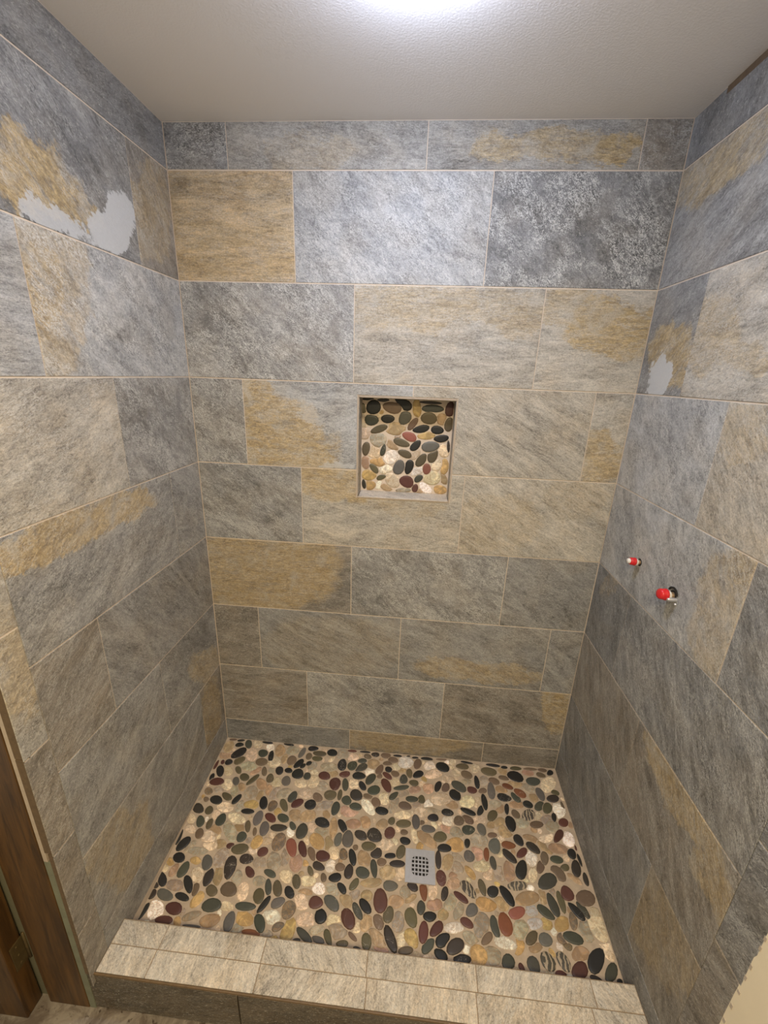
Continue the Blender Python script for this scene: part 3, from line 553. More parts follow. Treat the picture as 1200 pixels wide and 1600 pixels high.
FLOOR_PEBBLES = """325,-91,184,57,-176,b 709,-102,189,58,-170,k 728,-327,206,118,-176,k 1142,-248,248,166,117,g 2005,-69,269,75,179,k 2234,-321,209,152,126,w 3035,-63,259,74,176,k 1584,-201,214,163,139,c
871,-743,364,233,-137,k 1978,-637,248,188,161,g 2403,-740,278,131,100,k 2066,-1062,291,193,173,b 335,-881,278,186,-176,p 264,-468,282,193,-76,t 2727,-410,279,197,115,t 3309,-359,274,191,175,l
3786,-424,280,135,-106,s 4245,-160,246,140,-172,k 4143,-568,184,145,-88,b 3411,-851,250,215,-89,b 3780,-969,288,148,-126,k 4231,-909,145,99,-140,k 3983,-1061,143,110,-141,k 4448,-428,224,146,-180,o
4544,-638,244,143,-178,o 330,-1249,113,85,-64,r 601,-1222,176,150,-163,k 100,-1403,224,73,-92,r 1052,-1095,261,191,-139,o 1563,-1323,330,191,177,l 1968,-1510,229,125,-139,p 2357,-1493,230,124,112,b
1188,-1544,218,121,138,o 1595,-1837,229,169,157,o 1999,-1905,322,122,-128,o 2716,-1767,219,164,-79,o 3015,-1389,212,174,131,k 3412,-1340,185,122,177,k 3873,-1451,268,242,156,k 4301,-1509,180,165,112,g
404,-1669,288,168,123,k 179,-1979,185,105,-87,k 475,-2144,319,176,-178,r 1291,-2041,207,145,128,s 3457,-1823,245,192,121,s 1407,-2458,222,138,117,l 1641,-2261,192,125,141,t 323,-2578,208,143,154,m
718,-2477,192,118,172,l 385,-2914,137,94,153,b 802,-2893,283,177,170,k 1186,-2716,278,130,156,o 1643,-2790,238,134,-118,k 1892,-3059,226,130,-95,l 2123,-2461,265,240,117,l 2433,-2054,262,166,138,t
2828,-2267,222,125,101,t 2551,-2540,185,131,-92,t 3167,-2398,264,169,-113,l 3550,-2360,287,194,-160,l 2807,-2821,276,177,111,k 3934,-2464,250,185,-106,g 2332,-2938,264,160,175,y
3215,-2902,226,196,-109,m 3679,-2833,296,145,129,o 4207,-2695,275,170,-145,r 4756,-2700,246,216,173,k 4983,-2379,237,179,147,b 2279,-3211,275,112,-178,k 713,-3326,186,157,138,o 732,-1613,233,165,141,c
954,-2203,258,185,152,c 1294,-3136,303,167,176,c 2629,-1003,280,220,157,c 3062,-816,207,125,-84,t 3044,-1908,225,178,154,c 4154,-1839,293,170,-179,c 4439,-2271,250,198,168,c 4599,-1922,231,167,176,t
4597,-1399,211,181,134,c 4412,-1007,186,170,-141,l 1489,-737,318,223,130,c 4605,-387,317,145,178,o 5182,-277,252,184,179,k 5655,-301,272,243,167,l 6097,-95,216,62,-180,r 6710,-80,260,50,-180,k
7195,-163,191,123,180,d 7690,-160,246,148,-179,b 8235,-118,212,54,-179,k 8740,-84,90,29,-173,k 9053,-129,157,49,-173,k 9343,-118,67,48,-168,k 6850,-298,193,132,161,b 8039,-344,243,150,175,b
8618,-403,318,253,179,w 9168,-431,266,183,-105,b 6636,-539,220,124,-169,g 5750,-822,297,212,-92,k 6213,-820,242,219,-114,g 6637,-870,303,174,-147,g 7809,-536,220,118,-173,b 7467,-876,271,154,-116,b
7867,-835,173,143,169,k 7026,-1014,205,193,105,w 5167,-999,347,184,-177,l 5063,-1418,276,191,164,r 5938,-1262,243,158,-166,r 6584,-1263,302,178,-175,k 7110,-1364,300,184,-121,g
7835,-1134,257,122,149,r 8169,-1009,192,148,165,b 8809,-920,235,141,98,o 9195,-926,271,161,-146,k 7497,-1191,128,111,-173,b 8564,-1215,231,180,91,g 9011,-1344,218,142,178,o 5599,-1735,291,258,116,r
6047,-1711,290,145,104,g 6794,-1700,247,134,127,k 7420,-1485,136,108,-174,l 7828,-1573,348,190,119,r 5059,-1875,251,188,176,l 6429,-1651,231,212,169,c 8477,-1614,367,105,-166,g
7311,-1838,278,219,-165,g 6584,-2118,280,240,160,d 7077,-2121,214,121,175,b 8169,-1999,238,130,-135,g 8571,-1856,226,144,-172,l 5491,-2227,284,214,-177,o 5896,-2187,241,103,92,o
6216,-2377,223,197,170,g 7447,-2334,229,179,128,b 8944,-2056,282,131,-178,g 9348,-2023,182,161,79,o 8673,-2361,284,169,168,b 8194,-2378,318,157,-112,l 6635,-2591,270,154,177,g 7149,-2541,356,175,133,w
7773,-2141,241,203,104,c 5821,-2749,281,182,-97,g 5345,-2680,324,161,-156,l 7719,-2658,275,172,177,k 6204,-2769,198,152,179,p 5420,-1270,194,155,175,t 7156,-628,241,212,-175,t
9058,-1639,232,144,-161,p 6145,-397,245,170,-177,c 8213,-659,176,162,-158,c 8480,-771,174,138,-168,t 8171,-1387,211,173,-169,c 4616,-1705,269,222,124,c 9151,-2400,200,135,-170,p
9595,-124,288,79,-179,k 10260,-93,266,37,-177,b 11425,-124,279,55,175,k 12622,-132,321,79,178,k 13111,-185,152,72,-175,k 13629,-177,270,101,-177,o 10310,-461,326,232,167,k 11208,-338,301,157,-179,o
12378,-464,376,205,178,o 13526,-573,367,259,174,k 11366,-721,272,194,162,b 11776,-1023,315,118,91,k 13017,-703,258,117,179,b 12544,-899,257,167,170,b 10061,-1395,270,139,-116,k
10392,-1413,239,156,-122,b 10978,-1301,348,221,147,g 11525,-1403,217,167,177,r 13093,-1083,241,130,168,n 12350,-1353,399,168,88,s 11977,-1391,192,123,-164,b 12797,-1243,237,146,177,t
13574,-1333,267,183,146,n 10784,-1692,274,236,144,k 11993,-1872,354,128,92,k 12857,-1593,301,184,178,k 13348,-1543,264,144,129,g 8899,-2392,123,114,-140,b 10417,-2454,258,148,175,k
11266,-2338,320,125,161,k 11777,-2248,234,126,-120,k 12876,-2072,239,98,-99,k 13204,-2244,200,159,131,b 12229,-2406,284,170,-135,o 9848,-2453,307,109,172,l 9822,-2720,235,148,-170,k
9105,-2791,176,129,-169,b 10614,-2122,229,145,170,t 9664,-1521,232,188,-161,p 10144,-1929,368,221,-170,c 9722,-485,246,207,-156,w 9888,-839,354,176,-161,c 10474,-1047,279,175,-168,c
11769,-364,215,172,-139,c 11267,-1937,296,230,-153,c 11671,-1896,212,153,67,c 13456,-915,285,169,-163,t 12081,-925,221,172,51,l 9332,-1384,193,126,20,c 12425,-1900,228,136,-165,l
13345,-1847,308,137,-170,t 11313,-1049,193,108,-169,l 10787,-134,175,129,73,c 12593,-2081,195,144,55,t 11166,-2569,184,99,169,b 10815,-2603,141,109,-157,b 14288,-139,326,67,-176,b
14821,-143,209,99,180,b 15136,-236,175,118,-144,k 14273,-727,320,211,-167,g 14693,-389,214,128,169,b 14136,-333,231,132,-177,p 14897,-794,391,250,-136,c 13987,-1063,237,174,157,l
15099,-1162,176,135,-169,o 14921,-1430,274,170,-163,d 14438,-1293,305,176,103,s 13798,-1788,211,165,178,k 14264,-1812,276,159,-137,g 14574,-1868,280,176,-123,o 14112,-1472,183,162,86,t
13724,-2225,306,215,-147,z 14999,-1904,310,242,65,w 15242,-1681,164,56,97,b 14742,-2218,186,99,-106,k 14100,-2225,198,136,-147,c 14393,-2347,266,132,-151,l 15062,-2392,229,156,-153,r
13955,-2576,279,142,-167,b 243,-3295,269,181,155,d 564,-3759,246,156,125,g 1351,-3622,243,202,-88,g 971,-3820,207,126,-91,o 2513,-3761,227,119,113,o 748,-4191,205,154,-68,b 327,-4058,215,121,160,c
126,-3685,206,136,150,c 37,-4377,291,91,94,k 325,-4583,299,181,-119,k 628,-4652,209,136,-121,l 973,-4771,332,116,180,l 2422,-4150,207,188,164,g 2725,-4239,118,85,162,l 1689,-4470,233,141,-178,t
1343,-4536,250,154,170,c 2169,-4490,207,106,-177,r 2516,-4555,341,182,-173,o 411,-5038,251,162,168,k 1506,-5089,277,188,126,s 1961,-4892,266,236,-98,l 2409,-5157,382,222,104,d 2897,-4851,273,165,175,d
3177,-5234,228,137,142,r 770,-5384,260,187,-100,g 434,-5430,193,119,-101,p 1056,-5070,184,102,173,y 1331,-5317,262,165,166,c 2770,-5242,212,144,-82,l 163,-5184,164,104,155,y 74,-5404,122,101,153,c
1901,-4012,430,172,138,l 1312,-3999,227,141,163,t 1128,-4257,276,174,168,c 1956,-3509,358,149,165,c 2215,-3842,248,121,180,t 2802,-3427,291,194,-89,s 3294,-3361,275,150,151,r 3795,-3323,269,153,160,g
3186,-3773,276,191,105,s 3740,-3695,332,143,-177,d 4264,-3574,187,111,135,g 4245,-3769,191,140,108,w 4675,-3728,307,226,-98,g 5407,-3337,317,191,162,k 6231,-3390,310,144,130,k 4259,-3155,243,195,161,t
4771,-3143,279,212,-166,t 5404,-2797,281,101,-150,l 5884,-3488,345,142,100,t 6418,-2774,354,209,-176,p 6616,-3274,287,161,-176,p 6152,-3884,249,159,-94,s 6516,-3826,318,224,-89,s
6860,-3621,156,131,105,k 2854,-3920,164,84,106,b 3904,-4193,342,254,-104,m 4449,-4323,348,195,123,q 4871,-4331,318,145,121,r 3066,-4273,212,180,-120,y 3019,-4539,171,121,165,c
3418,-4566,202,168,-168,r 3933,-4831,283,224,119,l 5357,-4021,300,196,147,y 5445,-3671,227,155,179,l 5814,-4061,231,156,101,t 5260,-4455,271,134,124,b 5682,-4494,271,195,177,r 6443,-4359,213,157,120,m
6791,-4421,298,140,114,k 4307,-4640,279,144,100,l 4750,-4785,275,212,106,p 3453,-4907,237,162,170,l 5604,-4827,242,140,165,d 6040,-4786,185,172,-151,w 3920,-5209,256,111,165,g 5345,-5002,176,97,126,o
6731,-4886,251,166,-99,d 6395,-4783,191,137,-174,b 5855,-5072,122,87,177,b 4404,-5060,228,147,147,c 5004,-4792,177,109,-112,t 3382,-4210,214,119,-172,c 6094,-4344,205,185,151,c 6856,-4093,110,97,174,b
4945,-4027,157,124,123,c 5055,-3568,211,156,174,c 4830,-5183,155,58,-176,b 8643,-3064,307,163,-175,o 9128,-2943,292,164,92,s 8158,-3009,157,143,-110,o 7785,-3166,210,163,-159,t
8114,-3453,239,204,-111,r 7003,-3648,271,180,164,d 7524,-3597,318,248,151,d 10856,-2736,228,190,-141,b 9617,-3166,289,145,177,s 10079,-3411,272,197,-169,o 9575,-3553,374,186,145,t
8725,-3686,208,146,173,k 7347,-4002,274,172,-175,o 7090,-3161,212,198,172,t 7664,-4216,221,187,-162,d 7220,-4432,255,210,119,t 8190,-4245,234,95,-174,k 8578,-4080,248,176,-110,o
7887,-4478,177,139,-174,b 8473,-4478,291,123,-177,d 7626,-4702,303,131,106,g 7226,-4874,259,193,171,g 8124,-4775,252,215,-172,t 10228,-3791,271,150,-178,k 9977,-4201,307,125,89,d
10060,-4770,251,193,103,r 7039,-5141,154,86,-176,b 10376,-3074,237,149,172,p 10745,-3179,231,168,172,l 10637,-3636,318,213,-166,y 10676,-4087,241,141,156,l 8558,-4749,224,207,78,c
7926,-3897,330,182,-174,c 8285,-3762,166,117,-173,c 8570,-2738,294,150,-173,c 9090,-3445,256,133,101,c 10311,-4248,247,168,-114,t 10472,-2737,258,199,-160,w 9351,-2958,135,91,-170,b
9310,-2551,238,170,-169,c 10493,-4685,147,124,-140,p 10669,-4398,206,169,169,l 8675,-3381,151,104,-172,b 8981,-4973,180,75,166,k 11226,-2662,245,165,153,b 11202,-3046,276,177,-170,g
11728,-2977,232,184,109,s 12922,-2642,320,209,88,k 14584,-2586,262,177,-146,l 14706,-2931,327,136,-133,r 11585,-3375,288,222,-165,l 11108,-3540,175,115,-107,k 12147,-3523,288,236,69,s
12684,-3454,270,146,-176,n 13110,-3233,231,177,115,k 13605,-3448,284,163,143,d 12114,-3151,192,103,-168,b 11792,-3852,244,108,-96,n 11435,-3854,235,209,49,p 11136,-3979,214,199,-1,s
12648,-3834,310,156,137,d 13142,-3673,282,124,-141,r 12000,-4117,241,119,95,g 13001,-4237,367,196,-119,k 13591,-3127,254,115,169,t 14065,-3403,265,125,141,t 13948,-3773,239,153,79,b
13729,-4076,251,137,-124,b 14384,-3778,253,135,-180,g 12550,-4341,303,192,81,p 12225,-4432,245,208,24,l 11116,-4507,216,109,128,y 12496,-2647,217,181,37,t 12667,-2955,249,208,-169,t
13462,-3819,268,188,-113,w 13418,-4288,293,138,-120,c 11562,-4252,270,166,-166,c 10848,-4797,209,77,170,o 11447,-4741,128,109,17,b 14234,-3047,284,128,-160,c 13433,-2517,272,189,-152,l
11699,-2615,238,146,-166,c 12382,-3731,218,146,-168,c 12137,-2756,180,123,-160,t 11808,-4471,222,168,-150,c 15024,-3523,201,156,68,k 15242,-3711,220,58,95,k 15018,-4013,294,175,-105,d
14604,-4022,184,118,-160,o 14319,-4232,295,215,139,b 14552,-3389,325,161,178,p 15049,-3001,246,218,50,w 15238,-3305,95,39,89,r 14857,-4344,227,96,145,t 15250,-4322,213,99,85,d 172,-5735,285,136,139,k
63,-5921,117,96,157,d 75,-6175,151,144,-116,d 530,-6153,325,155,165,s 1168,-5785,328,136,131,k 1150,-6150,283,108,167,k 63,-6636,243,111,-103,k 1039,-6476,315,170,173,r 886,-6800,316,117,-177,r
431,-6577,295,210,156,w 688,-5858,329,149,178,l 1487,-5909,192,134,-83,b 2065,-5884,256,150,156,o 2650,-5802,315,211,164,b 1771,-5516,298,172,-84,d 2088,-5457,276,153,110,t 2259,-6281,346,197,-179,g
1346,-6795,135,100,138,y 1725,-6612,267,99,-161,l 1864,-6870,306,47,-179,s 2386,-6676,278,159,-171,t 2672,-6724,167,112,-138,t 3042,-6641,279,184,-90,s 1695,-6175,216,163,-122,y
2782,-5465,234,160,-82,l 2788,-6259,201,113,175,c 1334,-5484,252,178,141,c 1548,-6346,203,124,-158,c 3998,-5613,258,122,111,g 4328,-5619,274,154,121,o 3754,-5883,244,189,113,o
3408,-6207,379,121,-179,g 4020,-6098,291,109,-121,k 4473,-6004,250,161,-160,s 4780,-5693,233,142,143,k 4891,-6167,262,241,-115,m 4928,-5357,234,153,121,o 4385,-6399,277,172,176,w
4053,-6591,289,164,134,g 3523,-6527,319,153,169,y 3863,-6850,320,86,177,n 4679,-6627,203,119,-153,m 5030,-6672,280,208,-95,y 5578,-6753,327,123,152,g 5383,-6900,123,57,-178,d 5760,-5886,257,183,176,r
6009,-6238,220,203,-20,k 6301,-5849,323,183,146,s 6067,-6826,233,92,171,s 6361,-6741,240,114,125,o 6848,-6848,199,92,-176,o 5862,-5154,148,109,112,b 6272,-5116,243,141,-167,k 6568,-5402,221,119,143,k
6258,-5473,225,152,150,l 5767,-5491,204,151,175,w 5551,-6355,319,161,-178,c 5268,-5918,244,187,162,c 3162,-5815,255,170,103,c 3614,-5465,209,125,176,l 6443,-6299,239,136,-178,c
6625,-6575,281,178,-179,l 5963,-6587,222,101,-163,l 4380,-6826,172,82,-179,l 5307,-5307,257,142,-179,c 4518,-5236,226,158,151,c 3335,-6778,222,106,179,l 6662,-5736,154,141,145,t
5328,-5642,217,95,-177,t 6983,-5256,236,122,-126,o 7578,-5143,323,129,-171,t 8264,-5178,279,163,-179,s 9024,-5093,254,145,143,d 9430,-5218,290,144,98,n 10163,-5225,225,127,-110,d
7950,-5635,354,255,92,r 7203,-5980,278,127,131,g 7454,-5834,285,146,142,k 6933,-6220,309,220,125,r 7548,-6264,235,173,-99,t 7940,-6198,230,172,134,b 8258,-5985,239,182,-106,o 9013,-5992,278,215,116,o
9347,-5691,205,153,-100,g 9636,-5909,242,139,-172,k 9427,-6323,294,168,-100,r 9850,-6212,276,157,-139,r 10041,-6469,282,157,-148,k 9579,-6650,275,140,-137,g 8367,-6598,373,172,120,d
7609,-6737,233,167,109,o 7935,-6614,300,146,149,t 8589,-6144,250,173,-97,l 9805,-5569,247,145,-171,p 8810,-5282,215,152,-134,l 7146,-6650,181,71,148,b 7325,-6912,121,45,178,d 8869,-6828,257,101,-168,b
9042,-6513,240,166,125,y 8736,-6565,204,145,-142,c 8461,-5614,264,160,-174,t 7457,-5545,183,149,-179,t 6786,-5742,233,141,151,t 9748,-5166,243,148,-102,c 7023,-5558,204,115,-154,l
10087,-5804,166,137,-155,t 9923,-6755,146,89,163,k 8082,-6854,208,81,172,p 7251,-6413,189,121,-177,c 8950,-5488,244,82,-151,t 11000,-5021,332,180,135,z 11497,-4918,272,132,103,o
11850,-5011,229,166,-156,k 12330,-5091,341,169,122,k 12743,-4758,357,147,-169,z 10727,-5282,288,110,152,r 11053,-5611,237,174,-145,s 10858,-5960,231,134,163,r 11327,-5966,320,206,-115,l
11770,-5962,310,147,99,g 12120,-5881,320,236,90,n 12565,-5535,310,170,-157,q 13103,-5407,225,148,-157,x 13075,-5780,246,133,-166,x 12598,-5972,258,201,37,l 12906,-6160,261,143,-139,o
13346,-6155,237,176,10,s 10943,-6340,221,154,160,l 11466,-6304,240,121,-141,b 10435,-6584,318,190,-154,d 10437,-6122,321,132,-166,w 13015,-5095,380,171,-166,t 13559,-5003,189,164,104,t
13541,-5432,316,150,148,g 11562,-5406,296,182,180,y 12092,-5330,213,181,159,t 10338,-5440,244,173,-133,l 10599,-5653,251,151,-114,l 10490,-4898,209,154,-163,p 12034,-6357,299,138,175,w
12448,-6389,214,145,-129,y 11095,-6604,234,165,-162,y 11522,-6542,276,124,-171,l 12992,-6362,228,108,-159,t 13456,-5745,195,145,17,y 13849,-4518,413,222,-148,g 14438,-4819,236,226,100,r
15044,-4900,340,244,-167,b 14597,-5316,324,135,133,k 14823,-5256,290,138,118,g 13854,-5201,346,169,102,g 14159,-5092,330,123,96,o 14005,-5702,254,164,-152,y 14396,-5591,255,142,-103,m
14251,-6032,332,166,176,g 14737,-5807,281,219,67,l 15183,-5593,412,254,88,c 13890,-6077,174,147,7,m 12040,-6800,226,176,-144,g 12428,-6894,114,84,128,r 12809,-6806,214,204,111,g
9970,-6833,224,147,154,k 10621,-6874,285,131,-172,k 11137,-6749,240,229,77,y 11586,-6709,240,208,-2,l 13273,-6677,242,222,132,z 13761,-6643,253,186,112,z 14345,-6412,262,156,-157,t
14787,-6517,411,204,-132,k 14198,-6798,298,189,-150,r 13588,-6927,179,78,-179,r 14614,-6939,183,68,169,d 15132,-6766,301,149,-135,g 15307,-6948,98,68,20,k 15247,-6124,319,201,95,c
13997,-6216,175,130,141,m"""
NICHE_PEBBLES = """6376,16022,226,54,-178,k 6941,16000,244,63,-178,d 6194,15679,201,133,101,o 6591,15732,284,274,-167,k 7288,15741,356,219,168,b 7694,15885,353,200,154,k 8204,15760,290,149,94,y 8779,15765,426,145,179,g
8691,15978,443,54,179,d 9425,15773,269,203,-93,r 6527,15268,268,223,-175,g 7134,15331,256,167,-177,k 7774,15395,277,235,-120,s 8087,15186,279,132,-128,b 8655,15413,308,230,-179,o
9141,15397,205,183,174,t 9415,15225,275,168,-94,o 6823,14943,346,141,-160,o 7433,14989,362,206,-177,t 8399,15013,319,150,-166,k 9002,15002,254,158,172,k 6796,14542,288,231,165,l
7345,14338,269,135,138,t 7980,14711,296,170,163,q 8622,14779,302,132,-173,y 9177,14691,300,142,-170,k 6339,14173,283,156,-95,o 7686,14469,326,153,165,o 8228,14380,257,154,-132,k
8783,14368,341,211,-168,s 7003,14147,234,107,-103,g 7841,14052,290,146,163,o 6288,14748,213,190,-172,c 6654,14071,235,214,-171,c 7364,13871,292,255,-175,w 6802,13705,274,179,174,y
8472,13829,310,166,-126,o 8902,14027,287,194,-115,o 7633,13510,318,215,-112,s 8022,13550,297,176,-106,k 6672,13419,236,121,137,o 6350,13662,238,158,90,p 8706,13506,228,155,-90,q
9373,13640,275,135,-90,y 6480,13147,259,182,180,y 6959,13084,200,101,-161,o 7106,13422,256,180,-176,w 7399,12994,298,223,141,c 7955,12964,296,243,167,r 8419,13111,198,130,-135,g
9306,14240,212,189,101,c 8248,14033,212,116,-126,c 9004,13680,252,214,-111,c 8924,13159,292,241,-179,c 9332,13181,240,136,132,t 6288,12769,204,81,100,d 6529,12741,201,164,-173,y
6850,12759,180,143,-174,w 7211,12718,220,144,-176,t 8304,12718,174,129,-96,r 7853,12611,258,82,-177,l 8717,12742,261,140,142,w 9289,12713,236,152,172,y 8323,13406,235,159,-146,w 9464,14401,248,57,95,d"""
done = lay_pebbles(decode(FLOOR_PEBBLES), (.003, W-.003, -.726, -.003), [DR], 3, 1500)
def on_floor(x, y):
    n = Vector((-(.0076/W - y*.030/W), -(.070-.030*x/W), 1)).normalized()
    q = Vector((0, 0, 1)).rotation_difference(n)
    return Matrix.Translation((x, y, fz(x, y))) @ q.to_matrix().to_4x4()
pebble_field(done, floor, on_floor, 300, 5)
# ---- niche
niche = box('niche', (NX0+.0005, NY, NZ0+.0005), (NX1-.0005, NY+.0038, NZ1-.0005), NGROUT, wall_back)
nin = (NX0+.006, NX1-.006, NZ0+.010, NZ1-.007)      # clear opening
dn = lay_pebbles(decode(NICHE_PEBBLES), (nin[0]+.001, nin[1]-.001, nin[2]+.001, nin[3]-.001), [], 7, 250)
FN = Matrix(((1,0,0,0),(0,0,-1,NY),(0,1,0,0),(0,0,0,1)))
niche['label'] = 'square recessed wall niche lined with pebbles'
pebble_field(dn, niche, lambda x, y: FN @ Matrix.Translation((x, y, 0)), 300, 9)
# lining: two side tiles, top tile, sill tile (sub-parts of the niche)
def lining(name, verts4, normal, spec):
    """a thin tile from four corners (ccw seen from the visible side)"""
    v = [Vector(q) for q in verts4]; cx = sum(v, Vector())/4; X = (v[1]-v[0]).normalized(); N = Vector(normal).normalized(); Y = N.cross(X)
    F = Matrix((( X.x, Y.x, N.x, cx.x), (X.y, Y.y, N.y, cx.y), (X.z, Y.z, N.z, cx.z), (0, 0, 0, 1)))
    poly = [((q-cx).dot(X), (q-cx).dot(Y)) for q in v]
    return make_tile(F, niche, poly, spec, name=name, proud=.0045, gap=.0005)
sp = lambda tone: (tone, 0., 2., .3, [])
yb, yf = NY-.0002, -.0005
lining('side_tile', [(nin[0], yb, nin[2]), (nin[0], yf, nin[2]), (nin[0], yf, nin[3]), (nin[0], yb, nin[3])][::-1], (1, 0, 0), sp('gw'))
lining('side_tile', [(nin[1], yf, nin[2]), (nin[1], yb, nin[2]), (nin[1], yb, nin[3]), (nin[1], yf, nin[3])][::-1], (-1, 0, 0), sp('gw'))
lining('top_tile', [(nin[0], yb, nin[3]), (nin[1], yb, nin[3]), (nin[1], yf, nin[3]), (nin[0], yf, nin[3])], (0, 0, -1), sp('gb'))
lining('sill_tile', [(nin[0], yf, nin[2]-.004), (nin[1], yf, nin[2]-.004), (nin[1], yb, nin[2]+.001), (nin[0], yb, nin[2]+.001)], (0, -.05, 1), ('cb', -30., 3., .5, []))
for a, b in (((NX0+.0006, -.0022, NZ0+.0006), (NX0+.0052, .004, NZ1-.0006)), ((NX1-.0052, -.0022, NZ0+.0006), (NX1-.0006, .004, NZ1-.0006)),
             ((NX0+.0053, -.0022, NZ0+.0006), (NX1-.0053, .004, NZ0+.0052)), ((NX0+.0053, -.0022, NZ1-.0052), (NX1-.0053, .004, NZ1-.0006))):
    box('edge_profile', a, b, TRIM, niche, .0009)
# ================================================================ THINGS
# ---- curb
curb = empty('shower_curb', (W/2, (YC0+YC1)/2, FZ))
tag(curb, 'low tiled shower curb with pale stone-look top and dark front, before pebble floor', 'curb')
ZT = lambda x: .0410 + .0095*x/W
CO = Vector((W/2, (YC0+YC1)/2, FZ))
def slope(bm, t=0):
    for v in bm.verts:
        if v.co.z > 0: v.co.z += .0095*v.co.x/W
        v.co -= CO
bm = bmesh.new(); add_box(bm, (.0004, YC1+.0075, FZ), (W-.0004, YC0+.0012, .0390)); slope(bm); bmesh.ops.recalc_face_normals(bm, faces=bm.faces[:]); obj('core', bm, CGROUT, curb)
th = math.atan(.0095/W)
FC = Matrix.Translation(Vector((0, 0, .0410))-CO) @ Matrix.Rotation(-th, 4, 'Y')
cs = lambda tone, a: (tone, a, 3.0, .7, [])
for (y0, y1, xs) in ((-.7895, YC0, [0, .149, .461, .772, 1.090, 1.417, W]), (YC1+.0035, -.7895, [0, .147, .463, .776, 1.084, 1.400, W])):
    for i in range(6): make_tile(FC, curb, [(xs[i]+.0012*(i == 0), y0), (xs[i+1]-.0012*(i == 5), y0), (xs[i+1]-.0012*(i == 5), y1), (xs[i]+.0012*(i == 0), y1)], cs('cb', rnd.choice((80, 60, 95, -50))), proud=.0018, gap=.0011)
FF = Matrix(((1,0,0,0),(0,0,-1,YC1),(0,1,0,0),(0,0,0,1))); FF = Matrix.Translation(-CO) @ FF
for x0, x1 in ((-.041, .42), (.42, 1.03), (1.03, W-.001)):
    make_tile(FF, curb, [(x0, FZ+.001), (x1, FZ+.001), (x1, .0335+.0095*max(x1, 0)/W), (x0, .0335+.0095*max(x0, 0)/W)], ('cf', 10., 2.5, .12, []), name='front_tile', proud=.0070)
bm = bmesh.new(); add_box(bm, (-.0015, YC1-.0012, .0345), (W-.0006, YC1+.0034, .0418), .0009); slope(bm); bmesh.ops.recalc_face_normals(bm, faces=bm.faces[:]); obj('edge_profile', bm, BTRIM, curb)
# ---- drain
dx, dy = .9305, -.4485
drain = empty('shower_drain', (dx, dy, fz(dx, dy))); drain.matrix_world = on_floor(dx, dy)
tag(drain, 'square brushed steel shower drain with grid openings set among the pebbles', 'drain')
bm = bmesh.new()
H = .054; pit = .0130; hw = .0044
br = [-H]
for i in range(5): c = (i-2)*pit; br += [c-hw, c+hw]
br.append(H)
hole = lambda i, j: i % 2 == 1 and j % 2 == 1 and 0 < i < 11 and 0 < j < 11
V = {}
def gv(i, j):
    if (i, j) not in V: V[(i, j)] = bm.verts.new((br[i], br[j], .0034))
    return V[(i, j)]
for i in range(11):
    for j in range(11):
        if not hole(i, j): bm.faces.new([gv(i, j), gv(i+1, j), gv(i+1, j+1), gv(i, j+1)])
        elif i in (1, 9) and j in (1, 9):      # corner openings are half closed, so the grid reads as rounded
            q = [gv(i, j), gv(i+1, j), gv(i+1, j+1), gv(i, j+1)]; cxn = 0 if (i, j) == (1, 1) else 1 if (i, j) == (9, 1) else 2 if (i, j) == (9, 9) else 3
            bm.faces.new([q[cxn], q[(cxn+1) % 4], q[cxn-1]])
rb = bmesh.ops.extrude_face_region(bm, geom=bm.faces[:])
for v in rb['geom']:
    if isinstance(v, bmesh.types.BMVert): v.co.z -= .0022
bmesh.ops.recalc_face_normals(bm, faces=bm.faces[:])
obj('grate', bm, STEEL, drain)
box('pit_shade', (-.037, -.037, -.0005), (.037, .037, .0011), BLACK, drain)  # flat black plate: the shade below the grate, put in as colour
for a, b in (((-H, -H, -.001), (H, -.0375, .00115)), ((-H, .0375, -.001), (H, H, .00115)), ((-H, -.0375, -.001), (-.0375, .0375, .00115)), ((.0375, -.0375, -.001), (H, .0375, .00115))):
    box('frame_side', a, b, STEEL, drain)
for s in (-1, 1): lathe('screw', [(0, .0042), (.0018, .0041), (.0026, .0034)], STEEL, drain, 12, Matrix.Translation((s*.045, 0, 0)))
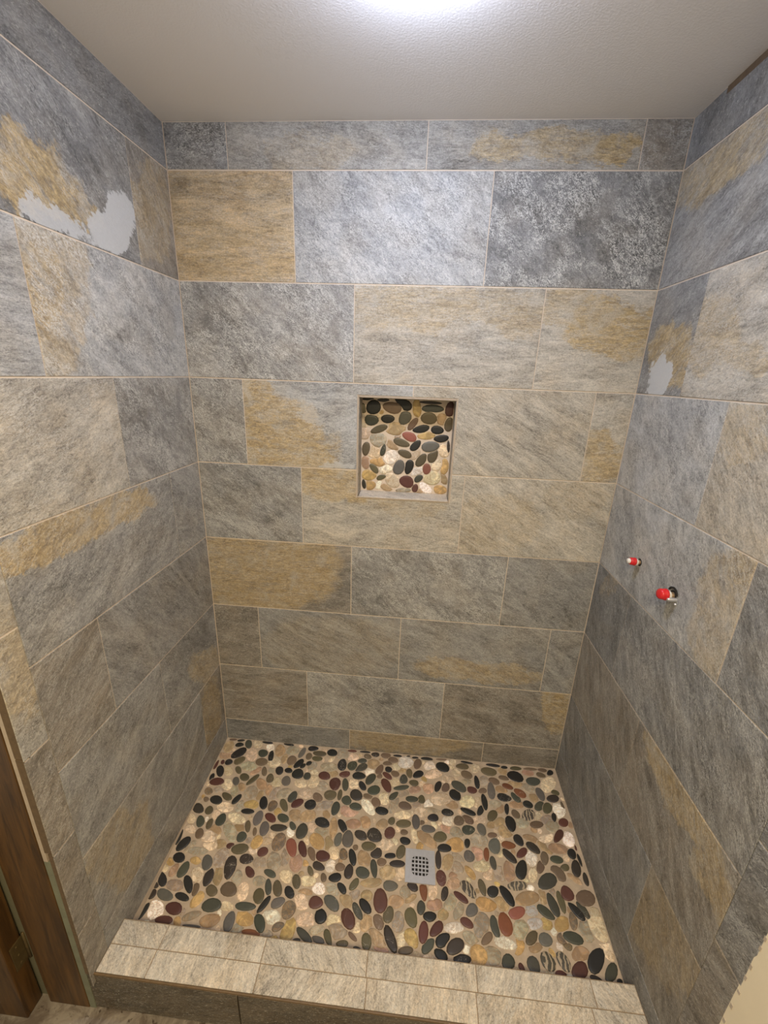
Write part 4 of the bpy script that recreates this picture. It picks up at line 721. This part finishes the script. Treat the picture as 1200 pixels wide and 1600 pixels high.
# ---- capped water pipes on the right wall
def pipe(name, y, z, label, big):
    e = empty(name, (W, y, z)); tag(e, label, 'pipe', 'capped pipe stubs on the right wall')
    M = Matrix.Rotation(-math.pi/2, 4, 'Y')        # local z -> -x
    tilt = Matrix.Rotation(.10, 4, 'Z') @ Matrix.Rotation(.12, 4, 'Y')
    s = 1.25 if big else 1.0
    lathe('opening_shade', [(0, .0003), (.0105*s, .0003), (.0118*s, .0009), (.0118*s, -.0006)], BLACK, e, 28, M)  # flat black disc on the tile, painting the shade of a hole
    lathe('pipe', [(.0075*s, -.001), (.0075*s, .016*s), (.0060*s, .016*s), (.0060*s, .004)], COPPER, e, 20, M)
    lathe('collar', [(.0076*s, .007*s), (.0105*s, .008*s), (.0110*s, .012*s), (.0105*s, .0155*s), (.0076*s, .016*s)], WHITE, e, 20, M)
    T = tilt @ M
    cap = lathe('cap', [(.0105*s, .0165*s), (.0125*s, .0168*s), (.0130*s, .019*s), (.0116*s, .0205*s), (.0118*s, .028*s), (.0105*s, .0315*s), (.006*s, .033*s), (0, .0332*s)], RED, e, 24, T); cap['label'] = 'red plastic cap'
    if not big:
        lathe('cap_tip', [(.0062, .0320), (.0082, .034), (.0076, .0390), (0, .0398)], WHITE, e, 18, T)  # white tip on the outer end of the cap
    else:
        bm = bmesh.new()
        n = 14
        for r0, r1, xx0, xx1 in ((.0165, .0205, -.001, -.0045),):
            ring = []
            for i in range(n+1):
                t = math.radians(20+150*i/n); c_, s_ = math.cos(t), math.sin(t)
                ring.append([bm.verts.new((xx, r*c_, r*s_+.004)) for r, xx in ((r0, xx0), (r1, xx0), (r1, xx1), (r0, xx1))])
            for A, B in zip(ring, ring[1:]):
                for q in range(4): bm.faces.new([A[q], A[(q+1) % 4], B[(q+1) % 4], B[q]])
            bm.faces.new(ring[0]); bm.faces.new(ring[-1][::-1])
        bmesh.ops.recalc_face_normals(bm, faces=bm.faces[:]); obj('bracket', bm, BLACK, e)
        lathe('valve_stem', [(.0052, -.002), (.0055, .020), (.0040, .024), (0, .0245)], STEEL, e, 16, Matrix.Translation((0, -.0165, -.004)) @ M)
        lathe('bracket_screw', [(.0, .0052), (.0030, .0050), (.0036, .001)], STEEL, e, 12, Matrix.Translation((0, -.020, -.016)) @ M)
pipe('pipe_stub', -.2535, 1.1600, 'red-capped pipe stub with white tip, the one nearer the back corner', False)
pipe('pipe_stub', -.4400, 1.1480, 'larger red-capped pipe stub with black bracket, farther from the back corner', True)
# ---- shower lamp
lamp = empty('ceiling_light', (LAMP[0], LAMP[1], CZ))
tag(lamp, 'round glowing white ceiling light over the shower, cut off by the top edge', 'ceiling light')
lathe('trim_ring', [(.076, -.0005), (.088, -.001), (.088, -.008), (.080, -.014), (.076, -.014)], WHITE, lamp, 48)
lathe('diffuser', [(.0765, -.004), (.0775, -.020), (.075, -.036), (.062, -.052), (.036, -.062), (0, -.065)], emission('lit_diffuser', (.70, .78, 1.0), LAMP_EMIT), lamp, 48)
# ---- wood casing, jamb, hinge, door (left foreground)
fr = empty('door_frame', (-.10, -.857, FZ))
tag(fr, 'brown stained wood door casing at the left front edge of shower', 'door frame')
def wb(name, a, b, m, par, bev=.002):
    o = Vector(par.location); return box(name, Vector(a)-o, Vector(b)-o, m, par, bev)
wb('casing', (-.168, -.8605, FZ+.0005), (-.0425, -.8465, 2.0), WOOD, fr, .003)
wb('jamb', (-.1755, -.8500, FZ+.0005), (-.1690, -.8465, 2.0), WOOD, fr, .001)
door = empty('door', (-.55, -.855, FZ))
tag(door, 'open brown wood door seen at far left beyond the casing', 'door', kind='thing')
wb('door_slab', (-.88, -.900, FZ+.006), (-.200, -.852, 1.95), WOOD, door, .002)
hinge = box('hinge', (.3500, -.030, .195), (.3525, .004, .290), BRASS, door, .0008)
for z in (.21, .2425, .275): lathe('hinge_screw', [(0, .0016), (.0025, .0015), (.0036, .0002)], BRASS, hinge, 12, Matrix.Translation((.3525, -.014, z)) @ Matrix.Rotation(math.pi/2, 4, 'Y'))
lathe('hinge_pin', [(0, .188), (.0045, .189), (.0045, .296), (0, .298)], BRASS, hinge, 14, Matrix.Translation((.3545, .008, 0)))
